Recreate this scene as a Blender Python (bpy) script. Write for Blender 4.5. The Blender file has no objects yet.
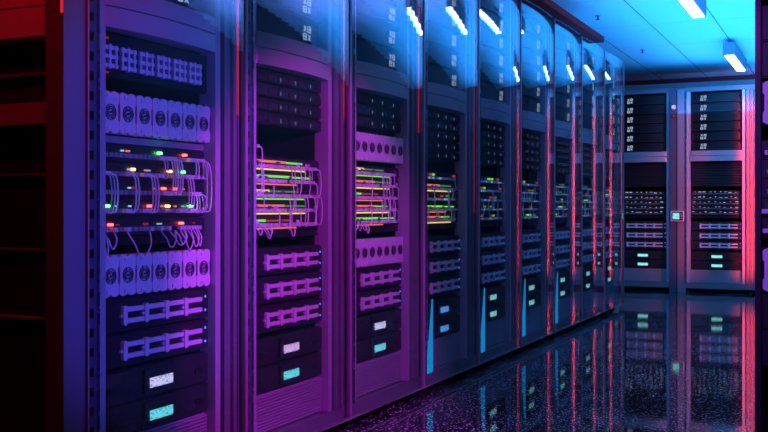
import bpy, math, random
from mathutils import Vector, Matrix
rnd = random.Random(7)
sc = bpy.context.scene
COL = sc.collection
PI = math.pi

# ------------------------------------------------------------------ place
FX = -1.9            # front plane of the long rack row (world X)
CAM_H = 0.93
ROW0, PITCH, NROW = 2.150, 0.80, 9
END_Y = 11.55
CEIL = 2.545
TOPZ = 2.27

# ------------------------------------------------------------------ materials
def new_mat(name):
    m = bpy.data.materials.new(name); m.use_nodes = True
    nt = m.node_tree; nt.nodes.clear()
    out = nt.nodes.new('ShaderNodeOutputMaterial')
    return m, nt, out

def pbr(name, col, rough=0.45, metal=0.0, spec=0.5, noise=0.0, nscale=40):
    m, nt, out = new_mat(name)
    b = nt.nodes.new('ShaderNodeBsdfPrincipled')
    b.inputs['Base Color'].default_value = (*col, 1)
    b.inputs['Roughness'].default_value = rough
    b.inputs['Metallic'].default_value = metal
    b.inputs['Specular IOR Level'].default_value = spec
    if noise:
        tc = nt.nodes.new('ShaderNodeTexCoord'); n = nt.nodes.new('ShaderNodeTexNoise')
        n.inputs['Scale'].default_value = nscale; n.inputs['Detail'].default_value = 3
        nt.links.new(tc.outputs['Object'], n.inputs['Vector'])
        mr = nt.nodes.new('ShaderNodeMapRange')
        mr.inputs['To Min'].default_value = max(0.02, rough - noise); mr.inputs['To Max'].default_value = rough + noise
        nt.links.new(n.outputs['Fac'], mr.inputs['Value']); nt.links.new(mr.outputs['Result'], b.inputs['Roughness'])
    nt.links.new(b.outputs[0], out.inputs[0])
    return m

def glow(name, col, strength, speck=None):
    m, nt, out = new_mat(name)
    e = nt.nodes.new('ShaderNodeEmission')
    e.inputs['Color'].default_value = (*col, 1); e.inputs['Strength'].default_value = strength
    if speck:                                  # small printed marks on a lit screen
        tc = nt.nodes.new('ShaderNodeTexCoord'); n = nt.nodes.new('ShaderNodeTexNoise')
        n.inputs['Scale'].default_value = speck; n.inputs['Detail'].default_value = 2
        mp = nt.nodes.new('ShaderNodeMapping'); mp.inputs['Scale'].default_value = (1, 1, 2.2)
        nt.links.new(tc.outputs['Object'], mp.inputs[0]); nt.links.new(mp.outputs[0], n.inputs['Vector'])
        mr = nt.nodes.new('ShaderNodeMapRange')
        mr.inputs['From Min'].default_value = 0.35; mr.inputs['From Max'].default_value = 0.5
        mr.inputs['To Min'].default_value = strength * 0.45; mr.inputs['To Max'].default_value = strength
        nt.links.new(n.outputs['Fac'], mr.inputs['Value']); nt.links.new(mr.outputs['Result'], e.inputs['Strength'])
    nt.links.new(e.outputs[0], out.inputs[0])
    return m

def glass(name, ior, tint):
    m, nt, out = new_mat(name)
    fr = nt.nodes.new('ShaderNodeFresnel')
    ge = nt.nodes.new('ShaderNodeNewGeometry'); io = nt.nodes.new('ShaderNodeMapRange')   # thin pane: same reflectance on both faces
    io.inputs['To Min'].default_value = ior; io.inputs['To Max'].default_value = 1 / ior
    nt.links.new(ge.outputs['Backfacing'], io.inputs['Value']); nt.links.new(io.outputs['Result'], fr.inputs['IOR'])
    t = nt.nodes.new('ShaderNodeBsdfTransparent'); t.inputs['Color'].default_value = (*tint, 1)
    g = nt.nodes.new('ShaderNodeBsdfGlossy'); g.inputs['Roughness'].default_value = 0.01
    mx = nt.nodes.new('ShaderNodeMixShader')
    nt.links.new(fr.outputs[0], mx.inputs[0]); nt.links.new(t.outputs[0], mx.inputs[1]); nt.links.new(g.outputs[0], mx.inputs[2])
    nt.links.new(mx.outputs[0], out.inputs[0])
    return m

def line_mask(nt, sock, period, offset, width):
    a = nt.nodes.new('ShaderNodeMath'); a.operation = 'ADD'; a.inputs[1].default_value = offset
    d = nt.nodes.new('ShaderNodeMath'); d.operation = 'DIVIDE'; d.inputs[1].default_value = period
    f = nt.nodes.new('ShaderNodeMath'); f.operation = 'FRACT'
    l = nt.nodes.new('ShaderNodeMath'); l.operation = 'LESS_THAN'; l.inputs[1].default_value = width / period
    nt.links.new(sock, a.inputs[0]); nt.links.new(a.outputs[0], d.inputs[0]); nt.links.new(d.outputs[0], f.inputs[0]); nt.links.new(f.outputs[0], l.inputs[0])
    return l.outputs[0]

def floor_mat():
    m, nt, out = new_mat('polished_speckled_floor')
    b = nt.nodes.new('ShaderNodeBsdfPrincipled')
    tc = nt.nodes.new('ShaderNodeTexCoord'); sx = nt.nodes.new('ShaderNodeSeparateXYZ')
    nt.links.new(tc.outputs['Object'], sx.inputs[0])
    v = nt.nodes.new('ShaderNodeTexVoronoi'); v.inputs['Scale'].default_value = 62
    nt.links.new(tc.outputs['Object'], v.inputs['Vector'])
    lt = nt.nodes.new('ShaderNodeMath'); lt.operation = 'LESS_THAN'; lt.inputs[1].default_value = 0.24
    nt.links.new(v.outputs['Distance'], lt.inputs[0])
    n2 = nt.nodes.new('ShaderNodeTexNoise'); n2.inputs['Scale'].default_value = 3.0; n2.inputs['Detail'].default_value = 6
    nt.links.new(tc.outputs['Object'], n2.inputs['Vector'])
    rc = nt.nodes.new('ShaderNodeMapRange'); rc.inputs['From Min'].default_value = 0.22; rc.inputs['From Max'].default_value = 0.55
    nt.links.new(n2.outputs['Fac'], rc.inputs['Value'])
    mu = nt.nodes.new('ShaderNodeMath'); mu.operation = 'MULTIPLY'
    nt.links.new(lt.outputs[0], mu.inputs[0]); nt.links.new(rc.outputs['Result'], mu.inputs[1])
    j1 = line_mask(nt, sx.outputs['X'], 0.60, 10.15 + 1.8, 0.006); j2 = line_mask(nt, sx.outputs['Y'], 0.60, 10.2, 0.006)
    mxj = nt.nodes.new('ShaderNodeMath'); mxj.operation = 'MAXIMUM'
    nt.links.new(j1, mxj.inputs[0]); nt.links.new(j2, mxj.inputs[1])
    c1 = nt.nodes.new('ShaderNodeMix'); c1.data_type = 'RGBA'
    c1.inputs[6].default_value = (0.012, 0.012, 0.016, 1); c1.inputs[7].default_value = (0.75, 0.75, 0.78, 1)
    nt.links.new(mu.outputs[0], c1.inputs[0])
    c2 = nt.nodes.new('ShaderNodeMix'); c2.data_type = 'RGBA'; c2.inputs[7].default_value = (0.09, 0.09, 0.10, 1)
    nt.links.new(mxj.outputs[0], c2.inputs[0]); nt.links.new(c1.outputs[2], c2.inputs[6])
    nt.links.new(c2.outputs[2], b.inputs['Base Color'])
    rr = nt.nodes.new('ShaderNodeMapRange'); rr.inputs['To Min'].default_value = 0.01; rr.inputs['To Max'].default_value = 0.07
    nt.links.new(n2.outputs['Fac'], rr.inputs['Value']); nt.links.new(rr.outputs['Result'], b.inputs['Roughness'])
    n3 = nt.nodes.new('ShaderNodeTexNoise'); n3.inputs['Scale'].default_value = 28; n3.inputs['Detail'].default_value = 2
    nt.links.new(tc.outputs['Object'], n3.inputs['Vector'])
    bp = nt.nodes.new('ShaderNodeBump'); bp.inputs['Strength'].default_value = 0.012; bp.inputs['Distance'].default_value = 0.01
    nt.links.new(n3.outputs['Fac'], bp.inputs['Height']); nt.links.new(bp.outputs[0], b.inputs['Normal'])
    b.inputs['IOR'].default_value = 1.55
    nt.links.new(b.outputs[0], out.inputs[0])
    return m

def ceiling_mat():
    m, nt, out = new_mat('white_ceiling_panels')
    b = nt.nodes.new('ShaderNodeBsdfPrincipled'); b.inputs['Roughness'].default_value = 0.6
    tc = nt.nodes.new('ShaderNodeTexCoord'); sx = nt.nodes.new('ShaderNodeSeparateXYZ')
    nt.links.new(tc.outputs['Object'], sx.inputs[0])
    j1 = line_mask(nt, sx.outputs['X'], 0.545, 1.594 + 5.45 + 0.004, 0.009)
    c1 = nt.nodes.new('ShaderNodeMix'); c1.data_type = 'RGBA'
    c1.inputs[6].default_value = (0.80, 0.80, 0.80, 1); c1.inputs[7].default_value = (0.06, 0.06, 0.07, 1)
    nt.links.new(j1, c1.inputs[0])
    j2 = line_mask(nt, sx.outputs['Y'], 1.2, 3.0, 0.012)
    c2 = nt.nodes.new('ShaderNodeMix'); c2.data_type = 'RGBA'; c2.inputs[7].default_value = (0.62, 0.55, 0.62, 1)
    nt.links.new(j2, c2.inputs[0]); nt.links.new(c1.outputs[2], c2.inputs[6])
    nt.links.new(c2.outputs[2], b.inputs['Base Color'])
    nt.links.new(b.outputs[0], out.inputs[0])
    return m

M = dict(
    frame=pbr('satin_grey_steel', (0.24, 0.24, 0.26), 0.38, 0.25, noise=0.08),
    post=pbr('light_grey_steel', (0.50, 0.50, 0.52), 0.35, 0.15, noise=0.06),
    band=pbr('grey_header_paint', (0.40, 0.40, 0.42), 0.32, 0.1, noise=0.05),
    dark=pbr('black_powder_coat', (0.018, 0.018, 0.02), 0.5, noise=0.1),
    server=pbr('charcoal_server_metal', (0.014, 0.014, 0.016), 0.42, 0.0, 0.25, noise=0.08),
    server2=pbr('dark_grey_server_metal', (0.026, 0.026, 0.030), 0.40, 0.0, 0.3, noise=0.08),
    light=pbr('light_grey_plastic', (0.74, 0.74, 0.76), 0.45, noise=0.08),
    mid=pbr('mid_grey_plastic', (0.30, 0.30, 0.33), 0.45),
    mid2=pbr('charcoal_plastic', (0.12, 0.12, 0.13), 0.45),
    strip_metal=pbr('dark_perforated_steel', (0.12, 0.13, 0.18), 0.4, 0.3),
    vent=pbr('grey_mesh_steel', (0.46, 0.46, 0.48), 0.42, 0.2, noise=0.1),
    steel=pbr('teal_brushed_steel', (0.22, 0.36, 0.40), 0.25, 0.8, noise=0.2, nscale=22),
    rubber=pbr('black_rubber', (0.012, 0.012, 0.012), 0.6),
    trim=pbr('dark_red_trim', (0.26, 0.012, 0.016), 0.8, 0.0, 0.08),
    cable=pbr('pale_cable_jacket', (0.88, 0.84, 0.90), 0.4),
    cable2=pbr('grey_cable_jacket', (0.6, 0.56, 0.66), 0.4),
    plug=pbr('clear_white_plug', (0.75, 0.72, 0.8), 0.3),
    wall=pbr('dark_wall_paint', (0.018, 0.016, 0.02), 0.6, noise=0.1),
    backwall=pbr('dark_maroon_wall', (0.10, 0.045, 0.055), 0.6, noise=0.1),
    glass=glass('door_glass', 2.15, (0.93, 0.95, 0.98)),
    glyph=glow('white_glyphs', (0.55, 0.75, 1.0), 0.75),
    glyph_dim=glow('dim_glyphs', (0.6, 0.7, 1.0), 0.6),
    dim_green=glow('dim_green_lamp', (0.2, 0.9, 0.15), 0.4), dim_red=glow('dim_red_lamp', (1.0, 0.15, 0.1), 0.5),
    tick=glow('dim_white_tick', (0.45, 0.62, 0.95), 0.35),
    led_green=glow('green_led', (0.08, 1.0, 0.10), 14.0),
    led_red=glow('red_led', (1.0, 0.06, 0.05), 10.0),
    led_amber=glow('amber_led', (1.0, 0.36, 0.10), 10.0),
    glint_blue=glow('blue_led_glint', (0.06, 0.20, 1.0), 3.0),
    led_cyan=glow('cyan_led', (0.35, 0.75, 1.0), 1.2),
    bar_green=glow('green_light_bar', (0.25, 0.95, 0.10), 1.3),
    bar_orange=glow('orange_light_bar', (1.0, 0.20, 0.16), 1.3),
    bar_yellow=glow('yellow_light_bar', (1.0, 0.62, 0.22), 1.7),
    strip=glow('red_edge_glint', (1.0, 0.02, 0.05), 0.7),
    strip_dim=glow('dim_red_glow', (0.85, 0.05, 0.08), 0.40),
    wedge=glow('blue_wedge_glint', (0.015, 0.36, 0.90), 0.95),
    scr_white=glow('white_screen', (0.66, 0.62, 1.0), 1.35, 70),
    scr_pink=glow('pink_screen', (0.85, 0.50, 1.0), 1.2, 70),
    scr_cyan=glow('cyan_screen', (0.16, 0.80, 0.92), 1.25, 70),
    scr_blue=glow('blue_screen', (0.10, 0.42, 0.98), 1.1, 70),
    scr_mint=glow('mint_screen', (0.26, 0.82, 0.84), 1.15, 70),
    lamp=glow('lamp_diffuser', (0.72, 0.92, 1.0), 7.0),
    floor=floor_mat(), ceil=ceiling_mat(),
)

# ------------------------------------------------------------------ mesh building
class MB:
    def __init__(s): s.v = []; s.f = []; s.smooth = False
    def add(s, vs, fs):
        o = len(s.v); s.v += [tuple(v) for v in vs]; s.f += [tuple(i + o for i in f) for f in fs]; return s
    def box(s, x0, x1, y0, y1, z0, z1, c=0.0):
        if c <= 0:
            vs = [(x, y, z) for z in (z0, z1) for x, y in ((x0, y0), (x1, y0), (x1, y1), (x0, y1))]
            return s.add(vs, [(3, 2, 1, 0), (4, 5, 6, 7), (0, 1, 5, 4), (1, 2, 6, 5), (2, 3, 7, 6), (3, 0, 4, 7)])
        # front edges (low y) chamfered in the x-z outline
        pts0 = [(x0 + c, z0), (x1 - c, z0), (x1, z0 + c), (x1, z1 - c), (x1 - c, z1), (x0 + c, z1), (x0, z1 - c), (x0, z0 + c)]
        return s.prism(pts0, y0, y1)
    def prism(s, pts, y0, y1):            # outline in x-z (counter-clockwise seen from -y), extruded y0..y1
        n = len(pts)
        vs = [(x, y0, z) for x, z in pts] + [(x, y1, z) for x, z in pts]
        fs = [tuple(range(n)), tuple(range(2 * n - 1, n - 1, -1))]
        fs += [((i + 1) % n, i, n + i, n + (i + 1) % n) for i in range(n)]
        return s.add(vs, fs)
    def vprism(s, pts, z0, z1):           # outline in x-y (counter-clockwise), extruded in z
        n = len(pts)
        vs = [(x, y, z0) for x, y in pts] + [(x, y, z1) for x, y in pts]
        fs = [tuple(range(n - 1, -1, -1)), tuple(range(n, 2 * n))]
        fs += [(i, (i + 1) % n, n + (i + 1) % n, n + i) for i in range(n)]
        return s.add(vs, fs)
    def bow(s, x0, x1, yf, yb, z0, z1, sag, n=14, round_=0.0):   # slab with a front bowed towards -y
        pts = []
        for i in range(n + 1):
            u = i / n; k = 1 - (2 * u - 1) ** 2
            e = 0.0
            if round_:
                e = round_ * (max(0, 1 - u / 0.09) ** 2 + max(0, 1 - (1 - u) / 0.09) ** 2)
            pts.append((x0 + (x1 - x0) * u, yf - sag * k + e))
        if isinstance(yb, str):
            pts += [(x, y + float(yb)) for x, y in reversed(pts)]
        else:
            pts += [(x1, yb), (x0, yb)]
        return s.vprism(pts, z0, z1)
    def cyl(s, c, axis, r, h, n=12, r2=None):
        r2 = r if r2 is None else r2
        ax = Vector(axis).normalized(); a = ax.orthogonal().normalized(); b = ax.cross(a)
        c = Vector(c); vs = []
        for k, (hh, rr) in enumerate(((0, r), (h, r2))):
            for i in range(n):
                t = 2 * PI * i / n
                vs.append(c + ax * hh + (a * math.cos(t) + b * math.sin(t)) * rr)
        fs = [tuple(range(n - 1, -1, -1)), tuple(range(n, 2 * n))] + [(i, (i + 1) % n, n + (i + 1) % n, n + i) for i in range(n)]
        return s.add(vs, fs)
    def ring(s, cx, cz, y, r, w, d=0.002, n=20):    # flat ring facing -y
        vs = []
        for yy, rr in ((y, r - w), (y, r + w), (y + d, r + w), (y + d, r - w)):
            for i in range(n):
                t = 2 * PI * i / n; vs.append((cx + rr * math.cos(t), yy, cz + rr * math.sin(t)))
        fs = []
        for k in range(4):
            for i in range(n):
                j = (i + 1) % n; k2 = (k + 1) % 4
                fs.append((k * n + i, k * n + j, k2 * n + j, k2 * n + i))
        return s.add(vs, fs)
    def tube(s, path, r, n=6):
        P = [Vector(p) for p in path]; up = None; vs = []
        for i, p in enumerate(P):
            t = (P[min(i + 1, len(P) - 1)] - P[max(i - 1, 0)]).normalized()
            if up is None: up = t.orthogonal().normalized()
            up = (up - t * up.dot(t)).normalized(); b = t.cross(up)
            for k in range(n):
                a = 2 * PI * k / n; vs.append(p + (up * math.cos(a) + b * math.sin(a)) * r)
        fs = [(i * n + k, i * n + (k + 1) % n, (i + 1) * n + (k + 1) % n, (i + 1) * n + k) for i in range(len(P) - 1) for k in range(n)]
        L = (len(P) - 1) * n
        fs += [tuple(range(n - 1, -1, -1)), tuple(range(L, L + n))]
        s.smooth = True
        return s.add(vs, fs)
    def build(s, name, mat, parent=None, loc=None, smooth=None):
        me = bpy.data.meshes.new(name); me.from_pydata(s.v, [], s.f); me.update()
        import bmesh
        bm = bmesh.new(); bm.from_mesh(me); bmesh.ops.recalc_face_normals(bm, faces=bm.faces); bm.to_mesh(me); bm.free()
        if s.smooth if smooth is None else smooth:
            me.polygons.foreach_set('use_smooth', [True] * len(me.polygons))
        me.materials.append(M[mat] if isinstance(mat, str) else mat)
        o = bpy.data.objects.new(name, me); COL.objects.link(o)
        if parent: o.parent = parent
        if loc: o.location = loc
        return o

def empty(name, loc=(0, 0, 0), rz=0):
    o = bpy.data.objects.new(name, None); COL.objects.link(o)
    o.empty_display_size = 0.05; o.location = loc; o.rotation_euler = (0, 0, rz); return o
def tag(o, label=None, cat=None, group=None, kind=None):
    for k, v in (('label', label), ('category', cat), ('group', group), ('kind', kind)):
        if v: o[k] = v
    return o
def copy_tree(o, parent=None, skip=()):
    c = o.copy(); COL.objects.link(c)
    if parent: c.parent = parent
    for ch in list(o.children):
        if ch.name.split('.')[0] not in skip: copy_tree(ch, c)
    return c
PROTO = {}
def spawn(key, builder, loc, rz, label, cat, group):
    """first call builds the thing with its parts, later calls copy it and each of its parts"""
    if key not in PROTO: PROTO[key] = builder(); o = PROTO[key]
    else: o = copy_tree(PROTO[key])
    o.location = loc; o.rotation_euler = (0, 0, rz)
    return tag(o, label, cat, group)

ORD = ['zeroth', 'first', 'second', 'third', 'fourth', 'fifth', 'sixth', 'seventh', 'eighth', 'ninth', 'tenth', 'eleventh', 'twelfth', 'thirteenth',
       'fourteenth', 'fifteenth', 'sixteenth', 'seventeenth', 'eighteenth', 'nineteenth']
def ordn(n):
    if n < 20: return ORD[n]
    t = {2: 'twenty', 3: 'thirty', 4: 'forty', 5: 'fifty'}[n // 10]
    return (t[:-1] + 'ieth') if n % 10 == 0 else t + '-' + ORD[n % 10]

# ------------------------------------------------------------------ the setting
def struct(mb, name, mat):
    o = mb.build(name, mat); o['kind'] = 'structure'; return o
RX0, RX1, RY0, RY1 = -3.6, 0.95, -2.6, 12.9
struct(MB().box(RX0, RX1, RY0, RY1, -0.1, 0.0), 'floor', 'floor')
struct(MB().box(RX0, RX1, RY0, RY1, CEIL, CEIL + 0.1), 'ceiling', 'ceil')
struct(MB().box(RX0 - 0.1, RX0, RY0 - 0.1, RY1 + 0.1, -0.1, CEIL + 0.1), 'wall_left', 'wall')
struct(MB().box(RX1, RX1 + 0.1, RY0 - 0.1, RY1 + 0.1, -0.1, CEIL + 0.1), 'wall_right', 'wall')
struct(MB().box(RX0, RX1, RY1, RY1 + 0.1, -0.1, CEIL + 0.1), 'wall_back', 'backwall')
struct(MB().box(RX0, RX1, RY0 - 0.1, RY0, -0.1, CEIL + 0.1), 'wall_front', 'wall')
# dark red overhanging trim along the top of the long row
struct(MB().box(FX - 0.30, FX + 0.088, ROW0 - 0.086, 8.15, TOPZ + 0.004, TOPZ + 0.05), 'trim_1', 'trim')

# ------------------------------------------------------------------ rack cabinet
OX0, OX1 = 0.110, 0.655      # opening for the equipment
YF = 0.035                   # frame front, behind the glass
def rack_parts(root, style):
    MB().box(0.002, 0.012, 0.06, 0.98, 0.10, 2.22).build('side_panel', 'dark', root)
    MB().box(0.788, 0.798, 0.06, 0.98, 0.10, 2.22).build('side_panel', 'dark', root)
    MB().box(0.012, 0.788, 0.97, 0.98, 0.10, 2.22).build('back_panel', 'dark', root)
    # perforated mounting strip: two edges and the rungs between its square holes
    p = MB().box(0.010, 0.024, 0.012, 0.024, 0.10, 2.22).box(0.048, 0.062, 0.012, 0.024, 0.10, 2.22)
    z = 0.10
    while z < 2.2:
        p.box(0.024, 0.048, 0.0122, 0.024, z, min(z + 0.030, 2.22)); z += 0.055
    p.build('perforated_strip', 'strip_metal', root)
    MB().box(0.012, 0.060, 0.030, 0.034, 0.10, 2.22).build('hole_shade_backing', 'rubber', root)  # shade inside the holes put in as a black sheet
    MB().box(0.064, 0.0695, 0.008, 0.030, 0.10, 2.22, 0.001).build('edge_profile', 'steel', root)
    MB().box(0.071, OX0, YF - 0.012, YF + 0.05, 0.10, 2.22, 0.004).build('front_post', 'post', root)
    MB().box(OX1, 0.684, YF - 0.012, YF + 0.05, 0.10, 2.22, 0.004).build('front_post', 'post', root)
    q = MB().box(0.686, 0.700, YF + 0.02, YF + 0.05, 0.10, 2.22)
    for a, b, yy in ((0.700, 0.728, -0.018), (0.731, 0.745, -0.012), (0.749, 0.768, -0.022), (0.772, 0.778, -0.012), (0.786, 0.792, -0.016)):
        q.box(a, b, YF + yy, YF + 0.05, 0.10, 2.22)
    q.box(0.778, 0.786, YF - 0.006, YF + 0.05, 0.10, 2.22)
    q.build('ribbed_pillar', 'frame', root)
    h = MB().bow(0.071, 0.684, YF - 0.013, YF + 0.03, 1.447, 1.505, 0.030, 16, 0.022).bow(0.071, 0.684, YF - 0.013, YF + 0.03, 1.509, 1.562, 0.030, 16, 0.022)
    h.build('header_band', 'band', root)
    MB().box(0.002, 0.798, YF, 0.98, 2.222, TOPZ).build('top_cap', 'frame', root)
    b = MB().box(0.002, 0.798, YF - 0.012, 0.98, 0.04, 0.098)
    b.build('base_plinth', 'frame', root)
    v = MB().box(OX0 + 0.001, OX1 - 0.001, YF + 0.03, YF + 0.04, 0.10, 0.245)
    for k in range(12):
        z = 0.106 + k * 0.0115
        v.box(OX0 + 0.004, OX1 - 0.004, YF + 0.018, YF + 0.030, z, z + 0.007)
    v.build('vent_panel', 'vent', root)
    for x in (0.06, 0.74):
        for y in (0.10, 0.90):
            f = MB().cyl((x, y, 0.0), (0, 0, 1), 0.03, 0.014, 14).cyl((x, y, 0.014), (0, 0, 1), 0.012, 0.026, 10)
            f.build('levelling_foot', 'rubber', root)
    # slim shelf rails that carry the equipment
    r = MB()
    for x0, x1 in ((OX0 - 0.03, OX0), (OX1, OX1 + 0.03)):
        r.box(x0, x1, 0.09, 0.85, 0.10, 2.22)
    r.build('mounting_rail', 'dark', root)
    # glass door with slim red-brown edge trims
    d = MB().box(0.002, 0.007, -0.008, 0.010, 0.045, TOPZ).box(0.793, 0.798, -0.008, 0.010, 0.045, TOPZ)
    d.box(0.007, 0.793, -0.004, 0.008, 0.045, 0.054)
    door = d.build('door', 'frame', root)
    MB().bow(0.007, 0.793, -0.004, '0.006', 0.055, TOPZ, style.get('sag', 0.016), 18).build('glass_pane', 'glass', door, smooth=False)

def strip_part(root, z0, z1, mat):  # red reflections at the glass edges, put in as an emissive strip
    o = MB().box(0.780, 0.7845, YF - 0.020, YF - 0.006, z0, z1).build('red_glint_strip', mat, root); o['label'] = 'thin red strip of reflected light'
def wedge_part(root):  # reflected blue light put in as an emissive wedge
    o = MB().prism([(0.085, 0.10), (0.165, 0.10), (0.165, 0.47)], YF - 0.020, YF - 0.013).build('blue_glint_wedge', 'wedge', root); o['label'] = 'bright blue tapering reflection'

# ------------------------------------------------------------------ equipment (origin: bottom centre of the front face)
W2 = (OX1 - OX0) / 2 - 0.0005
def glyph_block(mb, cx, cz, y, s=1.0):
    cw, ch, t = 0.024 * s, 0.022 * s, 0.0042 * s
    for r_, zz in enumerate((cz + ch * 0.62, cz - ch * 0.62)):
        for c_, xx in enumerate((cx - cw * 0.62, cx + cw * 0.62)):
            a, b = cw * 0.42, ch * 0.42
            if (r_ + c_) % 2 == 0:      # X
                for sg in (1, -1):
                    mb.prism([(xx - a, zz - sg * b), (xx - a + t * 1.3, zz - sg * b), (xx + a, zz + sg * b), (xx + a - t * 1.3, zz + sg * b)], y, y + 0.001)
            else:                       # 8
                for dz in (-b, 0, b): mb.box(xx - a, xx + a, y, y + 0.001, zz + dz - t / 2, zz + dz + t / 2)
                for dx in (-a, a): mb.box(xx + dx - t / 2, xx + dx + t / 2, y + 0.0001, y + 0.001, zz - b, zz + b)
    return mb

def upper_server(gx):
    def f():
        r = empty('blade_server')
        H = 0.1015
        m = MB().bow(-W2, W2, 0.0, 0.62, 0.0, H - 0.016, 0.030, 14, 0.012)
        m.bow(-W2 + 0.006, W2 - 0.006, 0.012, 0.62, H - 0.016, H, 0.024, 14)
        m.build('chassis', 'server', r)
        MB().bow(-W2 + 0.012, W2 - 0.012, -0.0016, '0.003', 0.004, 0.012, 0.029, 14).build('bezel_lip', 'server2', r)
        x = gx - (OX0 + OX1) / 2
        u = (x + W2) / (2 * W2); yf = -0.030 * (1 - (2 * u - 1) ** 2)
        MB().box(x - 0.040, x + 0.040, yf - 0.005, yf + 0.006, 0.010, 0.078, 0.004).build('display_bezel', 'dark', r)
        glyph_block(MB(), x, 0.045, yf - 0.0065, 1.15).build('status_display', 'glyph', r)
        return r
    return f

def slim_server(variant):
    def f():
        r = empty('slim_server')
        H = 0.050
        m = MB().box(-W2, W2, 0.012, 0.6, 0.0, H).box(-W2 + 0.010, W2 - 0.010, 0.0, 0.012, 0.003, H - 0.006, 0.003)
        m.build('chassis', 'server', r)
        g = MB()
        for k in range(5):
            g.box(-W2 + 0.05 + k * 0.075, -W2 + 0.118 + k * 0.075, -0.002, 0.0, 0.010, 0.030)
        g.build('drive_bay', 'server2', r)
        q = random.Random(variant)
        for k in range(3):
            x = (-0.06, 0.05, 0.17)[k]
            MB().box(x - 0.0022, x + 0.0022, -0.004, -0.002, 0.013, 0.027).build('status_light', 'tick', r)
        MB().box(-W2 + 0.022, -W2 + 0.036, -0.002, 0.0, 0.020, 0.025).build('status_light', 'strip_dim', r)
        return r
    return f

def vent_tray():
    r = empty('vent_tray')
    H = 0.128
    MB().box(-W2, W2, 0.012, 0.6, 0.0, H).box(-W2 + 0.004, W2 - 0.004, 0.004, 0.012, 0.002, H - 0.002).build('chassis', 'server', r)
    for k in range(6):
        cx = -W2 + 0.046 + k * 0.0835
        m = MB(); w, h, cz = 0.035, 0.036, 0.058
        xs = (-w, -w * 0.34, w * 0.34, w)
        for i, dx in enumerate((-0.027, 0.0, 0.027)):
            hh = h if i == 1 else h * 0.86
            m.box(cx + dx - 0.0045, cx + dx + 0.0045, -0.006, 0.004, cz - hh, cz + hh)
        for dz in (-0.026, 0.0, 0.026):
            ww = w if dz == 0 else w * 0.92
            m.box(cx - ww, cx + ww, -0.005, 0.004, cz + dz - 0.0055, cz + dz + 0.0055)
        for dx in (-0.027, 0, 0.027):
            for dz in (-0.026, 0, 0.026):
                m.cyl((cx + dx, 0.004, cz + dz), (0, -1, 0), 0.0085, 0.011, 8)
        m.build('vent_block', 'light', r)
    for z in (0.012, 0.112):
        MB().box(-W2 + 0.03, -W2 + 0.048, 0.002, 0.004, z - 0.003, z + 0.003).build('status_light', 'strip_dim', r)
    return r

def fan_tray(n=7, H=0.126):
    def f():
        r = empty('fan_tray')
        MB().box(-W2, W2, 0.012, 0.6, 0.0, H).build('chassis', 'server', r)
        p = (2 * W2 - 0.006) / n
        for k in range(n):
            cx = -W2 + 0.003 + (k + 0.5) * p; w = p / 2 - 0.001
            top = []
            outl = []
            # scalloped top and bottom edges, small notches at the sides
            for i in range(9):
                t = i / 8; outl.append((cx - w + 2 * w * t, 0.009 - 0.008 * abs(math.sin(t * PI * 2))))
            outl += [(cx + w, 0.035), (cx + w - 0.004, 0.040), (cx + w - 0.004, H - 0.040), (cx + w, H - 0.035)]
            for i in range(9):
                t = 1 - i / 8; outl.append((cx - w + 2 * w * t, H - 0.009 + 0.008 * abs(math.sin(t * PI * 2))))
            outl += [(cx - w, H - 0.035), (cx - w + 0.004, H - 0.040), (cx - w + 0.004, 0.040), (cx - w, 0.035)]
            m = MB().prism(outl, -0.010, 0.012)
            for dz in (0.016, H - 0.016):
                m.box(cx - 0.016, cx + 0.016, -0.013, -0.010, dz - 0.005, dz + 0.005)
            mod = m.build('fan_module', 'light', r)
            g = MB()
            for rr in (0.0225, 0.0160): g.ring(cx, H / 2, -0.0125, rr, 0.0013, 0.003, 18)
            for a in range(10):
                c, s_ = math.cos(a * PI / 5), math.sin(a * PI / 5)
                g.cyl((cx + c * 0.0105, -0.0098, H / 2 + s_ * 0.0105), (0, -1, 0), 0.0022, 0.003, 6)
            for a in range(4):
                c, s_ = math.cos(a * PI / 2 + 0.4), math.sin(a * PI / 2 + 0.4)
                g.prism([(cx + c * 0.008 - s_ * 0.0012, H / 2 + s_ * 0.008 + c * 0.0012), (cx + c * 0.008 + s_ * 0.0012, H / 2 + s_ * 0.008 - c * 0.0012),
                         (cx + c * 0.023 + s_ * 0.0012, H / 2 + s_ * 0.023 - c * 0.0012), (cx + c * 0.023 - s_ * 0.0012, H / 2 + s_ * 0.023 + c * 0.0012)], -0.0122, -0.0098)
            g.cyl((cx, -0.0098, H / 2), (0, -1, 0), 0.004, 0.004, 10)
            g.build('fan_grille', 'dark', mod)
        return r
    return f

def drive_shelf(dots):
    def f():
        r = empty('drive_shelf')
        H = 0.1005
        MB().box(-W2, W2, 0.012, 0.6, 0.0, H).box(-W2 + 0.003, W2 - 0.003, 0.0, 0.012, 0.004, H - 0.004).build('chassis', 'server2' if dots < 9 else 'server', r)
        for k in range(4):
            x = -W2 + 0.098 + k * 0.100; z0, z1 = 0.020, 0.078
            m = MB().box(x, x + 0.018, -0.012, 0.0, z0, z1, 0.004)
            for zc in (z0 + 0.012, z1 - 0.012):
                m.box(x + 0.018, x + 0.099, -0.009, -0.001, zc - 0.007, zc + 0.007, 0.002)
            m.box(x - 0.008, x, -0.008, 0.0, z0 + 0.024, z0 + 0.032)
            m.build('latch_handle', 'light', r)
        for k in range(2):
            MB().box(W2 - 0.022, W2 - 0.016, -0.002, 0.0, 0.024 + k * 0.045, 0.031 + k * 0.045).build('status_light', 'glint_blue', r)  # blue LED reflections put in as small emitters
        return r
    return f

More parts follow.
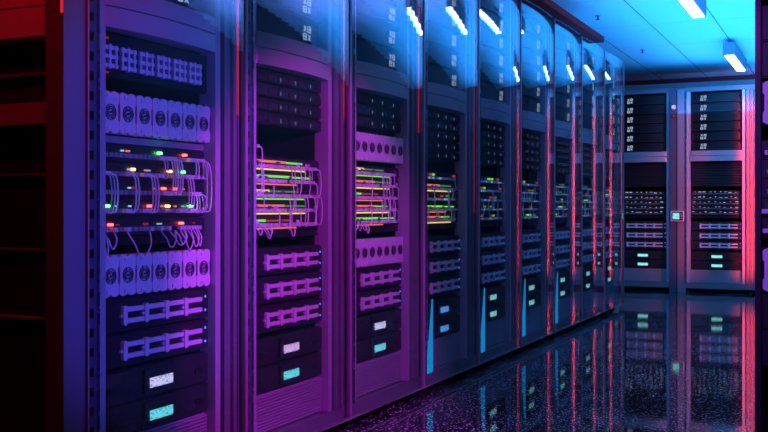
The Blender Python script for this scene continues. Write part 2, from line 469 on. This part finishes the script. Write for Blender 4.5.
def display_server(scr, H=0.082):
    def f():
        r = empty('display_server')
        MB().box(-W2, W2, 0.012, 0.6, 0.0, H).box(-W2 + 0.003, W2 - 0.003, 0.0, 0.012, 0.002, H - 0.003).build('chassis', 'server2', r)
        MB().box(-0.075, 0.085, -0.010, 0.0, 0.008, H - 0.010, 0.006).build('bezel', 'dark', r)
        MB().box(-0.050, 0.064, -0.012, -0.010, 0.028, 0.058).build('screen', scr, r)
        for sx in (-1, 1):
            MB().box(sx * 0.215 - 0.02, sx * 0.215 + 0.02, -0.004, 0.0, 0.03, 0.05, 0.004).build('grip', 'server', r)
        return r
    return f

def network_switch(kind):
    """kind 0..4: rows with separate lamps; 5..9: rows with long light bars"""
    def f():
        q = random.Random(100 + kind)
        r = empty('network_switch')
        H = 0.053
        MB().box(-W2, W2, 0.020, 0.5, 0.0, H).box(-W2 + 0.004, W2 - 0.004, 0.014, 0.020, 0.004, H - 0.006).build('chassis', 'server2', r)
        pts = []
        for k in range(22):
            x = -W2 + 0.022 + k * 0.0223; dpt = 0.008 if q.random() < 0.8 else 0.0115
            pts += [(x - 0.008, 0.0125), (x - 0.008, dpt), (x + 0.008, dpt), (x + 0.008, 0.0125)]
        pts += [(pts[-1][0], 0.014), (pts[0][0], 0.014)]
        MB().vprism(pts, 0.012, 0.025).build('port_row', 'mid' if kind < 5 else ('plug' if kind < 10 else ('light' if kind < 15 else 'mid2')), r)
        if kind < 5:
            spots = [[(0.02, 'led_green'), (0.15, 'led_red')], [(-0.11, 'led_amber'), (0.07, 'led_amber'), (0.14, 'led_green')],
                     [(-0.10, 'strip_dim'), (0.10, 'led_red'), (0.04, 'led_red')], [(-0.225, 'led_green'), (0.06, 'led_amber'), (0.18, 'led_green'), (-0.03, 'led_red')],
                     [(-0.21, 'led_red'), (0.13, 'led_red'), (-0.05, 'strip_dim')]][kind]
            for x, c in spots:
                MB().box(x - 0.008, x + 0.008, 0.002, 0.012, 0.029, 0.037, 0.003).build('status_light', c, r)
            for k in range(5):
                x = q.uniform(-0.22, 0.22)
                MB().box(x - 0.004, x + 0.004, 0.006, 0.013, 0.030, 0.035).build('status_light', q.choice(['strip_dim', 'led_cyan', 'glyph', 'bar_orange']), r)
        elif kind < 10:
            spec = [('bar_orange', -W2 + 0.01, 0.12), ('bar_green', -W2 + 0.01, 0.19), ('bar_yellow', -W2 + 0.01, 0.08), ('bar_orange', -W2 + 0.01, 0.15), ('bar_green', -W2 + 0.01, 0.02)][kind - 5]
            cut = spec[1] + (spec[2] - spec[1]) * q.uniform(0.35, 0.7)
            MB().box(spec[1], cut - 0.004, 0.006, 0.013, 0.031, 0.040).build('light_bar', spec[0], r)
            MB().box(cut + 0.004, spec[2], 0.006, 0.013, 0.031, 0.038).build('light_bar', q.choice(['bar_orange', 'dim_red', 'bar_green', 'dim_green']) if kind != 6 else 'bar_green', r)
            for k in range(5):
                x = q.uniform(-W2 + 0.03, W2 - 0.03); w_ = q.uniform(0.006, 0.016)
                MB().box(x - w_, x + w_, 0.002, 0.0058, 0.024, 0.036, 0.002).build('port_cover', 'plug' if k % 2 else 'mid2', r)
            spec2 = ['bar_yellow', 'bar_orange', 'bar_green', 'bar_yellow', 'bar_orange'][kind - 5]
            MB().box(-W2 + 0.01, q.uniform(0.0, 0.16), 0.008, 0.013, 0.003, 0.009).build('light_bar', spec2, r)
        elif kind >= 15:
            for k in range(9):
                x = -0.235 + k * 0.055 + q.uniform(-0.012, 0.012); w_ = q.choice([0.006, 0.010, 0.016]); dz = q.choice([0.0, 0.008])
                MB().box(x - w_, x + w_, 0.006, 0.013, 0.028 + dz, 0.036 + dz).build('status_light', q.choice(['tick', 'tick', 'glyph_dim']), r)
        else:
            for k in range(3):
                x = q.uniform(-0.22, 0.20)
                MB().box(x - 0.016, x + 0.016, 0.006, 0.013, 0.030, 0.041).build('status_light', q.choice(['dim_green', 'bar_green', 'tick', 'dim_red']), r)
            for k in range(5):
                x = q.uniform(-0.22, 0.22)
                MB().box(x - 0.006, x + 0.006, 0.006, 0.013, 0.014, 0.022).build('status_light', q.choice(['glyph', 'led_cyan']), r)
        return r
    return f

def deep_panel():
    r = empty('louvred_panel')
    H = 0.27
    m = MB().box(-W2, W2, 0.012, 0.6, 0.0, H)
    m.build('chassis', 'server', r)
    pts = []
    n = 9
    for k in range(n):
        z = 0.006 + k * 0.0287
        pts += [(0.012, z), (0.0, z + 0.004), (0.0, z + 0.020), (0.012, z + 0.026)]
    v = MB(); 
    for k in range(len(pts) - 1):
        (y0, z0), (y1, z1) = pts[k], pts[k + 1]
        o = len(v.v)
        v.add([(-W2 + 0.004, y0, z0), (W2 - 0.004, y0, z0), (W2 - 0.004, y1, z1), (-W2 + 0.004, y1, z1)], [(0, 1, 2, 3)])
    v.build('louvre', 'server2', r)
    return r

def blank_panel(pm='server', H=0.026):
    r = empty('blanking_panel')
    m = MB().box(-W2, W2, 0.020, 0.03, 0.0, H)
    m.build('plate', pm, r)
    for sx in (-1, 1): MB().cyl((sx * (W2 - 0.012), 0.020, H / 2), (0, -1, 0), 0.004, 0.003, 8).build('screw', 'mid', r)
    return r

# ------------------------------------------------------------------ cables
def cable_thing(root_mat, pts, r, mat, label, group, plugs=True):
    """pts in rack coordinates"""
    P = [root_mat @ Vector(p) for p in pts]
    o0 = P[0]
    c = MB().tube([q - o0 for q in P], r, 6).build('patch_cable', mat)
    c.location = o0
    if plugs:
        R3 = root_mat.to_3x3()
        for p in (P[0], P[-1]):
            b = MB(); e = p - o0
            vs = []
            for z in (-0.006, 0.006):
                for x, y in ((-0.007, -0.012), (0.007, -0.012), (0.007, 0.008), (-0.007, 0.008)):
                    vs.append(e + R3 @ Vector((x, y, z)))
            b.add(vs, [(3, 2, 1, 0), (4, 5, 6, 7), (0, 1, 5, 4), (1, 2, 6, 5), (2, 3, 7, 6), (3, 0, 4, 7)])
            b.build('plug', 'plug', c)
    return tag(c, label, 'cable', group)

def drop_cable(x0, z0, x1, z1, out, sag, q, n=22):
    """leaves a port, bows outward in a smooth loop and returns to a lower port"""
    yb = YF + 0.022; P = []
    hang = abs(z0 - z1) < 0.005
    bulge = 0.016 + 0.10 * (z0 - z1)
    xm = OX1 - 0.014
    for i in range(n + 1):
        t = i / n; s_ = math.sin(PI * t)
        y = yb - out * min(1.0, s_ * 2.2) ** 0.8
        if hang:
            x = x0 + (x1 - x0) * t; z = z0 - sag * s_ ** 0.8
        else:
            x = x0 + (x1 - x0) * t + bulge * s_ ** 0.7
            e = (1 - math.cos(PI * t)) / 2; z = z0 + (z1 - z0) * e - sag * 0.5 * math.sin(PI * t ** 2.2)
        P.append((min(x, xm), y, z))
    return P

# ------------------------------------------------------------------ fill the racks
ROWNAME = ['leftmost rack', 'second rack from left', 'third rack from left', 'fourth rack from left', 'fifth rack from left', 'sixth rack from left',
           'seventh rack from left', 'eighth rack from left', 'ninth rack from left']
racks = []
for i in range(NROW):
    racks.append(dict(name=ROWNAME[i], loc=Vector((FX, ROW0 + PITCH * i, 0)), rz=PI / 2, i=i))
racks.append(dict(name='rear left rack', loc=Vector((-2.520, END_Y - YF, 0)), rz=0, i=20))
racks.append(dict(name='rear right rack', loc=Vector((-1.718, END_Y - YF, 0)), rz=0, i=21))
MX = (OX0 + OX1) / 2
rack_desc = {0: 'tall glass-doored server rack with open side frame nearest the camera',
             1: 'tall glass-doored server rack second from left, three rows of latch handles',
             2: 'tall glass-doored server rack third from left, fan rows above and below cables',
             3: 'glass-doored server rack fourth from left, blue reflected-light wedge at its lower corner',
             4: 'glass-doored server rack fifth from left, at the bright ceiling reflection',
             5: 'glass-doored server rack sixth from left along the blue-lit row',
             6: 'glass-doored server rack seventh from left along the blue-lit row',
             7: 'glass-doored server rack eighth from left, second from the far row end',
             8: 'glass-doored server rack ninth from left, at the far row end',
             20: 'open-fronted server rack facing the aisle at the rear, left of the pair',
             21: 'open-fronted server rack facing the aisle at the rear, right of the pair in red light'}
UP_PITCH = 0.1065
rack_proto = None
for R in racks:
    i = R['i']; loc = R['loc']; rz = R['rz']; nm = R['name']
    mat = Matrix.Translation(loc) @ Matrix.Rotation(rz, 4, 'Z')
    def at(z, x=MX, y=YF + 0.016): return mat @ Vector((x, y, z))
    if rack_proto is None:
        root = empty('server_rack'); rack_parts(root, {}); rack_proto = root
    else:
        root = copy_tree(rack_proto, None, ('door',) if i >= 20 else ())
    root.location = loc; root.rotation_euler = (0, 0, rz)
    tag(root, rack_desc[i], 'server rack', 'server racks')
    R['root'] = root
    end = i >= 20; far = i >= 3
    gx = 0.250 if end else 0.472
    for k in range(6):
        spawn('up%d' % end, upper_server(gx), at(1.566 + UP_PITCH * k), rz,
              'black server with white glyph display, %s above the band of %s' % (['directly', 'second', 'third', 'fourth', 'fifth', 'topmost'][k], nm) if k not in (0,) else
              'black server with white glyph display, directly above the band of %s' % nm, 'server', 'servers with glyph displays')
    zz = 1.445
    # two slots under the band
    def slim(z, n, k0):
        for k in range(n):
            v = (i + k) % 4
            spawn('slim%d' % v, slim_server(v), at(z - 0.052 * (k + 1)), rz,
                  'slim dark server with small lamps, %s below the band of %s' % (ORD[k + k0], nm), 'server', 'slim servers below the bands')
    if i == 0:
        spawn('vent', vent_tray, at(1.312), rz, 'dark tray with six grey lattice vent blocks in %s' % nm, 'equipment tray', None)
        spawn('fan', fan_tray(), at(1.145), rz, 'upper row of seven light fan modules in %s, above the cables' % nm, 'fan tray', 'fan trays')
    elif i == 2:
        slim(1.445, 3, 1)
        spawn('fan', fan_tray(), at(1.138), rz, 'upper row of seven light fan modules in %s, above the cables' % nm, 'fan tray', 'fan trays')
    elif i == 1:
        slim(1.445, 4, 1)
    elif end:
        spawn('deep', deep_panel, at(1.165), rz, 'wide dark louvred panel below the band of %s' % nm, 'panel', 'louvred panels')
    else:
        slim(1.445, 5, 1)
    for k in range(5):
        z = 1.068 - 0.055 * k
        key = k if i == 0 else (5 + (k + (0 if i == 1 else 2)) % 5 if i in (1, 2) else (15 + k if end else ([10, 8, 11, 6, 5][k] if i == 3 else 10 + (k + i) % 5)))
        spawn('sw%d' % key, network_switch(key), at(z), rz, 'cabled network switch with coloured lamps, %s from top of five in %s' % (ORD[k + 1], nm), 'network switch', 'network switches')
    if i == 0:
        spawn('blank2', lambda: blank_panel('mid', 0.020), at(1.1225), rz, 'plain grey blanking panel just above the network switches in %s' % nm, 'panel', 'blanking panels')
    spawn('blank', blank_panel, at(0.819), rz, 'dark blanking panel below the network switches in %s' % nm, 'panel', 'blanking panels')
    if i in (0, 2):
        spawn('fan', fan_tray(), at(0.669), rz, 'lower row of seven light fan modules in %s, below the cables' % nm, 'fan tray', 'fan trays')
        hs = [0.563, 0.459]
    else:
        hs = [0.680, 0.574, 0.468]
    for k, z in enumerate(hs):
        spawn('drive', drive_shelf(0), at(z), rz, 'drive shelf with four latch handles, %s from top of %s in %s' % (ORD[k + 1], ['', '', 'two', 'three'][len(hs)], nm), 'drive shelf', 'drive shelves')
    scr = {0: ('scr_white', 'scr_cyan'), 1: ('scr_pink', 'scr_cyan'), 2: ('scr_white', 'scr_cyan'), 3: ('scr_blue', 'scr_blue')}.get(i, ('scr_mint', 'scr_mint'))
    cname = {'scr_white': 'white', 'scr_pink': 'pink', 'scr_cyan': 'cyan', 'scr_blue': 'blue', 'scr_mint': 'mint'}
    for k, (z, s_) in enumerate(((0.352, scr[0]), (0.252, scr[1]))):
        spawn(s_, display_server(s_, 0.096), at(z), rz, '%s server with lit %s screen near the base of %s' % (['upper', 'lower'][k], cname[s_], nm), 'server', 'servers with lit screens')

    # cables
    q = random.Random(50 + i)
    zs = [1.068 - 0.055 * k + 0.018 for k in range(5)]
    L = []
    if i == 0:
        for x, n, a, b in ((0.125, 3, 1, 3), (0.235, 2, 1, 3), (0.315, 3, 1, 3), (0.39, 2, 0, 1), (0.41, 5, 0, 2), (0.43, 4, 2, 4), (0.50, 3, 1, 3), (0.555, 4, 0, 1), (0.56, 4, 2, 3), (0.40, 4, 3, 4), (0.53, 3, 3, 4), (0.15, 2, 3, 4), (0.575, 2, 0, 3)):
            for k in range(n):
                xx = x + 0.014 * k
                L.append((xx, zs[a], min(xx + q.uniform(-0.015, 0.008), 0.61), zs[b], q.uniform(0.018, 0.03), q.uniform(0.008, 0.03)))
        for x, dx in ((0.13, 0.05), (0.24, 0.11), (0.40, 0.07), (0.44, 0.09), (0.47, 0.05), (0.50, 0.06), (0.54, 0.05), (0.57, 0.03), (0.12, 0.02)):
            L.append((x, zs[4], x + dx, zs[4], q.uniform(0.018, 0.03), q.uniform(0.05, 0.09)))
    elif i in (1, 2):
        if i == 1:
            for x in (0.115, 0.16): L.append((x, 1.155, x + 0.01, zs[0], 0.03, 0.01))
        for k in range(34 if i == 1 else 26):
            x = q.choice([q.uniform(0.36, 0.60), q.uniform(0.13, 0.60)])
            a = q.randint(0, 3); b = min(4, a + q.randint(1, 2))
            L.append((x, zs[a], min(0.61, x + q.uniform(-0.01, 0.05)), zs[b], q.uniform(0.016, 0.028), q.uniform(0.006, 0.03)))
        for k in range(4):
            x = q.uniform(0.13, 0.5) if i == 1 else 0.115 + 0.04 * k
            L.append((x, zs[4], x + q.uniform(0.03, 0.06), zs[4], 0.022, q.uniform(0.03, 0.05)))
    elif not end:
        for k in range(13):
            x = q.uniform(0.13, 0.58); a = q.randint(0, 3); b = min(4, a + q.randint(1, 2))
            L.append((x, zs[a], min(0.61, x + q.uniform(-0.01, 0.05)), zs[b], q.uniform(0.016, 0.028), q.uniform(0.006, 0.03)))
    L.sort()
    last = {}; L2 = []
    for x0, z0, x1, z1, out, sag in L:                    # neighbouring plugs keep apart
        d0 = max(0.0, last.get(('a', z0), 0) + 0.0125 - x0); x0 += d0; x1 = x1 + d0 if z0 == z1 else max(x0 - 0.003, last.get(('b', z1), 0) + 0.0125)
        if z0 != z1 and x1 - x0 > 0.02: continue
        if max(x0, x1) > OX1 - 0.012: continue
        last[('a', z0)] = x0; last[('b', z1)] = x1; L2.append((x0, z0, x1, z1, out, sag))
    L = L2
    for k, (x0, z0, x1, z1, out, sag) in enumerate(L):
        out = {0: 0.021, 1: 0.015, 2: 0.022, 3: 0.029}.get(round((z0 - z1) / 0.055), 0.025)
        cable_thing(mat, drop_cable(x0, z0, x1, z1, out, sag, q), 0.0023 if i < 3 else 0.003, 'cable' if q.random() < 0.7 else 'cable2',
                    'thin pale looping patch cable, %s from left among the cables of %s' % (ordn(k + 1), nm), 'patch cables', plugs=i < 3)
# red and blue reflections put in as glowing parts
for R in racks:
    root, i = R['root'], R['i']
    if i == 0: strip_part(root, 1.25, 2.20, 'strip')
    elif i in (1, 2): strip_part(root, 1.30, 2.20, 'strip')
    elif i == 3: strip_part(root, 0.9, 2.20, 'strip_dim')
    elif i < 21: strip_part(root, 0.12, 2.15, 'strip_dim')
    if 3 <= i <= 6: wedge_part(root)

# open end frame on the near side of the first rack
root = racks[0]['root']
MB().box(-0.086, -0.003, -0.002, 0.06, 0.04, TOPZ, 0.006).build('corner_post', 'strip_metal', root)
e = MB().box(-0.086, -0.003, 0.90, 0.98, 0.04, TOPZ)
e.box(-0.080, -0.004, 0.06, 0.90, 1.158, 1.217).box(-0.080, -0.004, 0.06, 0.90, 0.04, 0.10)
e.build('side_frame', 'frame', root)
MB().box(-0.078, -0.004, 0.06, 0.90, 1.397, 1.476).box(-0.078, -0.004, 0.06, 0.90, 1.480, 2.23).build('side_header', 'band', root)
o = MB().box(-0.0895, -0.0862, -0.001, 0.006, 1.45, 2.20).build('red_glint_strip', 'strip', root); o['label'] = 'thin red highlight strip on the corner post'  # red highlight on the post edge, put in as emission
rr = MB()
for z in (0.62, 0.812, 1.02, 1.30): rr.box(-0.030, -0.004, 0.06, 0.90, z, z + 0.006)
rr.build('side_rail', 'frame', root)


# ------------------------------------------------------------------ open rack at the right edge, beside the camera
CX, CY = -0.2425, 3.0
orr = empty('open_rack', (CX, CY, 0))
tag(orr, 'open equipment rack at the right edge of the aisle, nearest on that side', 'server rack')
OPW = OX1 - OX0
MB().box(0.0, 0.015, 0.0, 0.05, 0.04, TOPZ, 0.003).build('front_post', 'server2', orr)
MB().box(0.016 + OPW, 0.09 + OPW, 0.0, 0.05, 0.04, TOPZ, 0.004).build('front_post', 'frame', orr)
MB().box(0.0, 0.004, 0.05, 0.90, 0.10, TOPZ - 0.05).build('side_panel', 'dark', orr)
MB().box(0.086 + OPW, 0.09 + OPW, 0.05, 0.90, 0.10, TOPZ - 0.05).build('side_panel', 'dark', orr)
MB().box(0.016, 0.016 + OPW, 0.005, 0.90, 0.04, 0.10).build('base_plinth', 'frame', orr)
MB().box(0.016, 0.016 + OPW, 0.005, 0.90, TOPZ - 0.05, TOPZ).build('top_cap', 'frame', orr)
MB().box(0.016, 0.016 + OPW, 0.89, 0.90, 0.10, TOPZ - 0.05).build('back_panel', 'dark', orr)
for x in (0.05, 0.55):
    for y in (0.08, 0.82):
        MB().cyl((x, y, 0.0), (0, 0, 1), 0.03, 0.014, 14).cyl((x, y, 0.014), (0, 0, 1), 0.012, 0.026, 10).build('levelling_foot', 'rubber', orr)
mat = Matrix.Translation(Vector((CX + 0.016 - OX0, CY - YF, 0)))
def at2(z): return mat @ Vector((MX, YF + 0.010, z))
nm = 'the open rack at right edge'
for k in range(6):
    spawn('slim%d' % (k % 4), slim_server(k % 4), at2(2.10 - 0.052 * k), 0, 'slim dark server, %s from top of %s' % (ORD[k + 1], nm), 'server', 'slim servers in the open rack')
for k, z in enumerate((1.66, 1.53, 1.162, 0.694)):
    spawn('fan', fan_tray(), at2(z), 0, 'row of light fan modules, %s from top of %s' % (ORD[k + 1], nm), 'fan tray', 'fan trays')
for k in range(2):
    spawn('drive', drive_shelf(0), at2(1.40 - 0.103 * k), 0, 'drive shelf above the cables of %s, %s of two' % (nm, ['upper', 'lower'][k]), 'drive shelf', 'drive shelves')
for k in range(2):
    spawn('drive', drive_shelf(0), at2(0.588 - 0.104 * k), 0, 'drive shelf near the base of %s, %s of two' % (nm, ['upper', 'lower'][k]), 'drive shelf', 'drive shelves')
for k in range(5):
    spawn('sw%d' % k, network_switch(k), at2(1.068 - 0.055 * k), 0, 'cabled network switch, %s from top of five in %s' % (ORD[k + 1], nm), 'network switch', 'network switches')
q = random.Random(99); L = []
for k in range(18):
    x = OX0 + 0.008 + (0.008 * k if k < 8 else 0.07 + 0.042 * (k - 8)); a = q.randint(0, 3); b = min(4, a + q.randint(1, 2))
    L.append((x, 1.086 - 0.055 * a, min(0.61, x + q.uniform(-0.003, 0.03)), 1.086 - 0.055 * b, q.uniform(0.016, 0.03), q.uniform(0.006, 0.03)))
L.sort()
for k, (x0, z0, x1, z1, out, sag) in enumerate(L):
    cable_thing(Matrix.Translation(Vector((CX + 0.016 - OX0, CY - YF - 0.006, 0))), drop_cable(x0, z0, x1, z1, out, sag, q), 0.003, 'cable',
                'thin pale patch cable, %s from left among cables of %s' % (ordn(k + 1), nm), 'patch cables')

# ------------------------------------------------------------------ small things at the rear
pl = empty('pillar', (-1.750, END_Y - 0.03, 0))
MB().box(-0.082, -0.006, 0.0, 0.014, 0.0, 2.25, 0.004).build('left_plate', 'strip_metal', pl)
MB().vprism([(0.006, -0.004), (0.094, 0.010), (0.094, 0.016), (0.006, 0.014)], 0.0, 2.25).build('right_plate', 'frame', pl)
MB().box(-0.006, 0.006, 0.006, 0.012, 0.0, 2.25).build('groove', 'rubber', pl)
tag(pl, 'tall narrow pillar between the two rear racks, carrying the control panel', 'pillar')
p = empty('control_panel', (-1.742, END_Y - 0.0305, 0.84))
MB().box(-0.072, 0.072, -0.02, 0.0, -0.058, 0.058, 0.006).build('housing', 'light', p)
MB().box(-0.060, 0.060, -0.022, -0.02, -0.047, 0.047).build('bezel', 'dark', p)
MB().box(-0.050, 0.022, -0.024, -0.022, -0.034, 0.034).build('screen', 'scr_mint', p)
MB().box(0.034, 0.052, -0.024, -0.022, -0.01, 0.03).box(0.034, 0.052, -0.024, -0.022, -0.034, -0.018).build('button', 'mid', p)
tag(p, 'small white-framed control panel on the post between the two rear racks', 'control panel')
def round_sensor():
    r = empty('round_sensor')
    MB().cyl((0, 0, 0), (0, -1, 0), 0.028, 0.02, 20, 0.024).build('housing', 'light', r)
    MB().ring(0, 0, -0.022, 0.012, 0.005, 0.004).build('ring', 'scr_pink', r)
    return r
tag(round_sensor(), 'round pink-lit sensor high on the post between the rear racks', 'sensor').location = (-1.785, END_Y - 0.0305, 2.055)
r = empty('warning_lamp', (-1.782, END_Y - 0.0305, 1.955))
MB().cyl((0, 0, 0), (0, -1, 0), 0.02, 0.012, 16).build('base', 'dark', r)
MB().cyl((0, -0.012, 0), (0, -1, 0), 0.014, 0.012, 16, 0.008).build('lens', 'strip_dim', r)
tag(r, 'small dim red lamp below the round sensor between the rear racks', 'lamp')
t = empty('cable_tray', (-1.75, 11.95, TOPZ))
m = MB()
for y in (-0.10, 0.10): m.box(-0.9, 0.9, y - 0.01, y + 0.01, 0.03, 0.09)
for k in range(10): m.box(-0.88 + k * 0.19, -0.86 + k * 0.19, -0.10, 0.10, 0.03, 0.045)
m.build('tray', 'frame', t)
m = MB()
for x in (-0.6, 0.6):
    for y in (-0.10, 0.10): m.box(x - 0.01, x + 0.01, y - 0.012, y + 0.012, 0.0, 0.035)
m.build('bracket', 'frame', t)
tag(t, 'metal cable tray resting on top of the rear racks', 'cable tray')

# ------------------------------------------------------------------ ceiling lights and sprinklers
def ceiling_light():
    r = empty('ceiling_light')
    MB().box(-0.052, 0.052, 0.0, 1.2, -0.125, -0.01).build('housing', 'mid2', r)
    for y in (-0.008, 1.2): MB().box(-0.055, 0.055, y, y + 0.008, -0.130, -0.006).build('end_cap', 'mid', r)
    MB().box(-0.040, 0.040, 0.01, 1.19, -0.136, -0.125).build('diffuser', 'lamp', r)
    MB().box(-0.03, 0.03, 0.2, 0.3, -0.012, 0.03).box(-0.03, 0.03, 0.9, 1.0, -0.012, 0.03).build('mounting_bracket', 'dark', r)
    return r
LX = -1.046
for k, y in enumerate((3.5, 6.75, 10.05)):
    spawn('lamp', ceiling_light, (LX, y, CEIL - 0.03), 0,
          ['linear ceiling light above the near aisle', 'linear ceiling light at the top of the picture', 'linear ceiling light nearest the rear racks'][k], 'ceiling light', 'linear ceiling lights')
def sprinkler():
    r = empty('sprinkler_head')
    MB().cyl((0, 0, -0.006), (0, 0, 1), 0.024, 0.006, 14).build('escutcheon', 'mid', r)
    m = MB().cyl((0, 0, -0.03), (0, 0, 1), 0.007, 0.024, 8).cyl((0, 0, -0.034), (0, 0, 1), 0.016, 0.004, 12)
    m.build('head', 'dark', r)
    return r
for k, (x, y) in enumerate(((-1.92, 8.4), (-1.92, 10.4), (-0.78, 11.2))):
    spawn('spr', sprinkler, (x, y, CEIL), 0, ['dark sprinkler head on the ceiling nearest the red trim', 'dark sprinkler head on the ceiling past the end of the trim',
          'dark sprinkler head on the ceiling right of the lights'][k], 'sprinkler', 'sprinkler heads')

# ------------------------------------------------------------------ light
def area(name, loc, rot, sx, sy, col, power, spread=180):
    l = bpy.data.lights.new(name, 'AREA'); l.shape = 'RECTANGLE'; l.size = sx; l.size_y = sy
    l.color = col; l.energy = power; l.spread = math.radians(spread)
    o = bpy.data.objects.new(name, l); COL.objects.link(o); o.location = loc; o.rotation_euler = rot; return o
def spot(name, loc, target, col, power, angle, blend=0.6, r=0.08):
    l = bpy.data.lights.new(name, 'SPOT'); l.color = col; l.energy = power
    l.spot_size = math.radians(angle); l.spot_blend = blend; l.shadow_soft_size = r
    o = bpy.data.objects.new(name, l); COL.objects.link(o); o.location = loc
    o.rotation_euler = (Vector(target) - Vector(loc)).to_track_quat('-Z', 'Y').to_euler(); return o
UP = (PI, 0, 0)
area('added_ceiling_uplight', (-0.75, 9.9, 1.98), UP, 2.0, 5.4, (0.013, 0.28, 1.0), 165)  # unseen floating lamp added to brighten the ceiling blue
area('added_ceiling_uplight', (-0.3, 6.4, 1.98), UP, 1.4, 2.0, (0.10, 0.24, 1.0), 55)  # nearer unseen lamp, also added to light the ceiling
for y in (3.5, 6.75, 10.05):
    area('fixture_downlight', (LX, y + 0.6, CEIL - 0.175), (0, 0, 0), 0.1, 1.1, (0.04, 0.30, 1.0), {3.5: 4, 6.75: 14, 10.05: 7}[y])
spot('magenta_spot', (-0.05, 2.7, 1.60), (FX, 3.50, 0.62), (0.86, 0.02, 0.95), 300, 50, 0.3)
spot('violet_spot', (0.70, 2.10, 1.05), (FX, 2.50, 0.95), (0.115, 0.08, 1.0), 340, 34)
spot('blue_spot', (0.8, 4.4, 2.3), (FX, 7.0, 0.7), (0.01, 0.16, 1.0), 18, 60)
spot('red_spot', (-2.25, 0.9, 2.45), (-2.05, 2.06, 1.75), (1.0, 0.005, 0.01), 20, 80)
spot('red_corner_spot', (-1.72, 1.93, 2.42), (-1.93, 2.20, 1.5), (1.0, 0.005, 0.02), 70, 44)
spot('red_rear_spot', (-0.1, 9.6, 1.3), (-1.25, 11.6, 1.0), (1.0, 0.015, 0.03), 16, 44)
l = area('added_red_side_light', (-0.62, 11.0, 1.15), (0, 0, 0), 0.06, 1.9, (1.0, 0.03, 0.045), 8, 28)  # unseen red lamp added out of view to redden the right pillar
l.rotation_euler = (Vector((-0.96, 11.54, 1.15)) - Vector((-0.62, 11.0, 1.15))).to_track_quat('-Z', 'Y').to_euler()
l = area('added_red_side_light', (-0.70, 10.95, 1.15), (0, 0, 0), 0.06, 1.9, (1.0, 0.02, 0.05), 1.8, 24)  # second unseen red lamp, added for the middle pillar
l.rotation_euler = (Vector((-1.68, 11.52, 1.15)) - Vector((-0.70, 10.95, 1.15))).to_track_quat('-Z', 'Y').to_euler()
spot('added_open_rack_fill', (0.15, 1.3, 1.5), (-0.15, 3.0, 1.15), (0.30, 0.10, 1.0), 90, 60)  # unseen violet spot added to brighten the open rack
spot('red_back_spot', (-0.5, 12.0, 2.30), (-1.7, 12.9, 2.20), (1.0, 0.02, 0.05), 8, 70)
spot('blue_rear_spot', (-0.6, 8.6, 2.3), (-2.2, 11.6, 1.0), (0.02, 0.28, 1.0), 8, 34)

w = bpy.data.worlds.new('dark_room'); sc.world = w; w.use_nodes = True
w.node_tree.nodes['Background'].inputs[0].default_value = (0.01, 0.012, 0.03, 1)
w.node_tree.nodes['Background'].inputs[1].default_value = 0.3

# ------------------------------------------------------------------ camera
cd = bpy.data.cameras.new('camera'); cam = bpy.data.objects.new('camera', cd); COL.objects.link(cam)
cd.sensor_width = 36; cd.sensor_fit = 'HORIZONTAL'; cd.lens = 36 * 1004 / 768
cd.shift_y = -8 / 768; cd.clip_start = 0.05
cam.location = (0, 0, CAM_H); cam.rotation_euler = (PI / 2, 0, math.atan2(0.421, 0.907))
sc.camera = cam
sc.view_settings.view_transform = 'Standard'; sc.view_settings.look = 'None'
sc.view_settings.exposure = 0; sc.view_settings.gamma = 1; sc.view_settings.use_curve_mapping = False
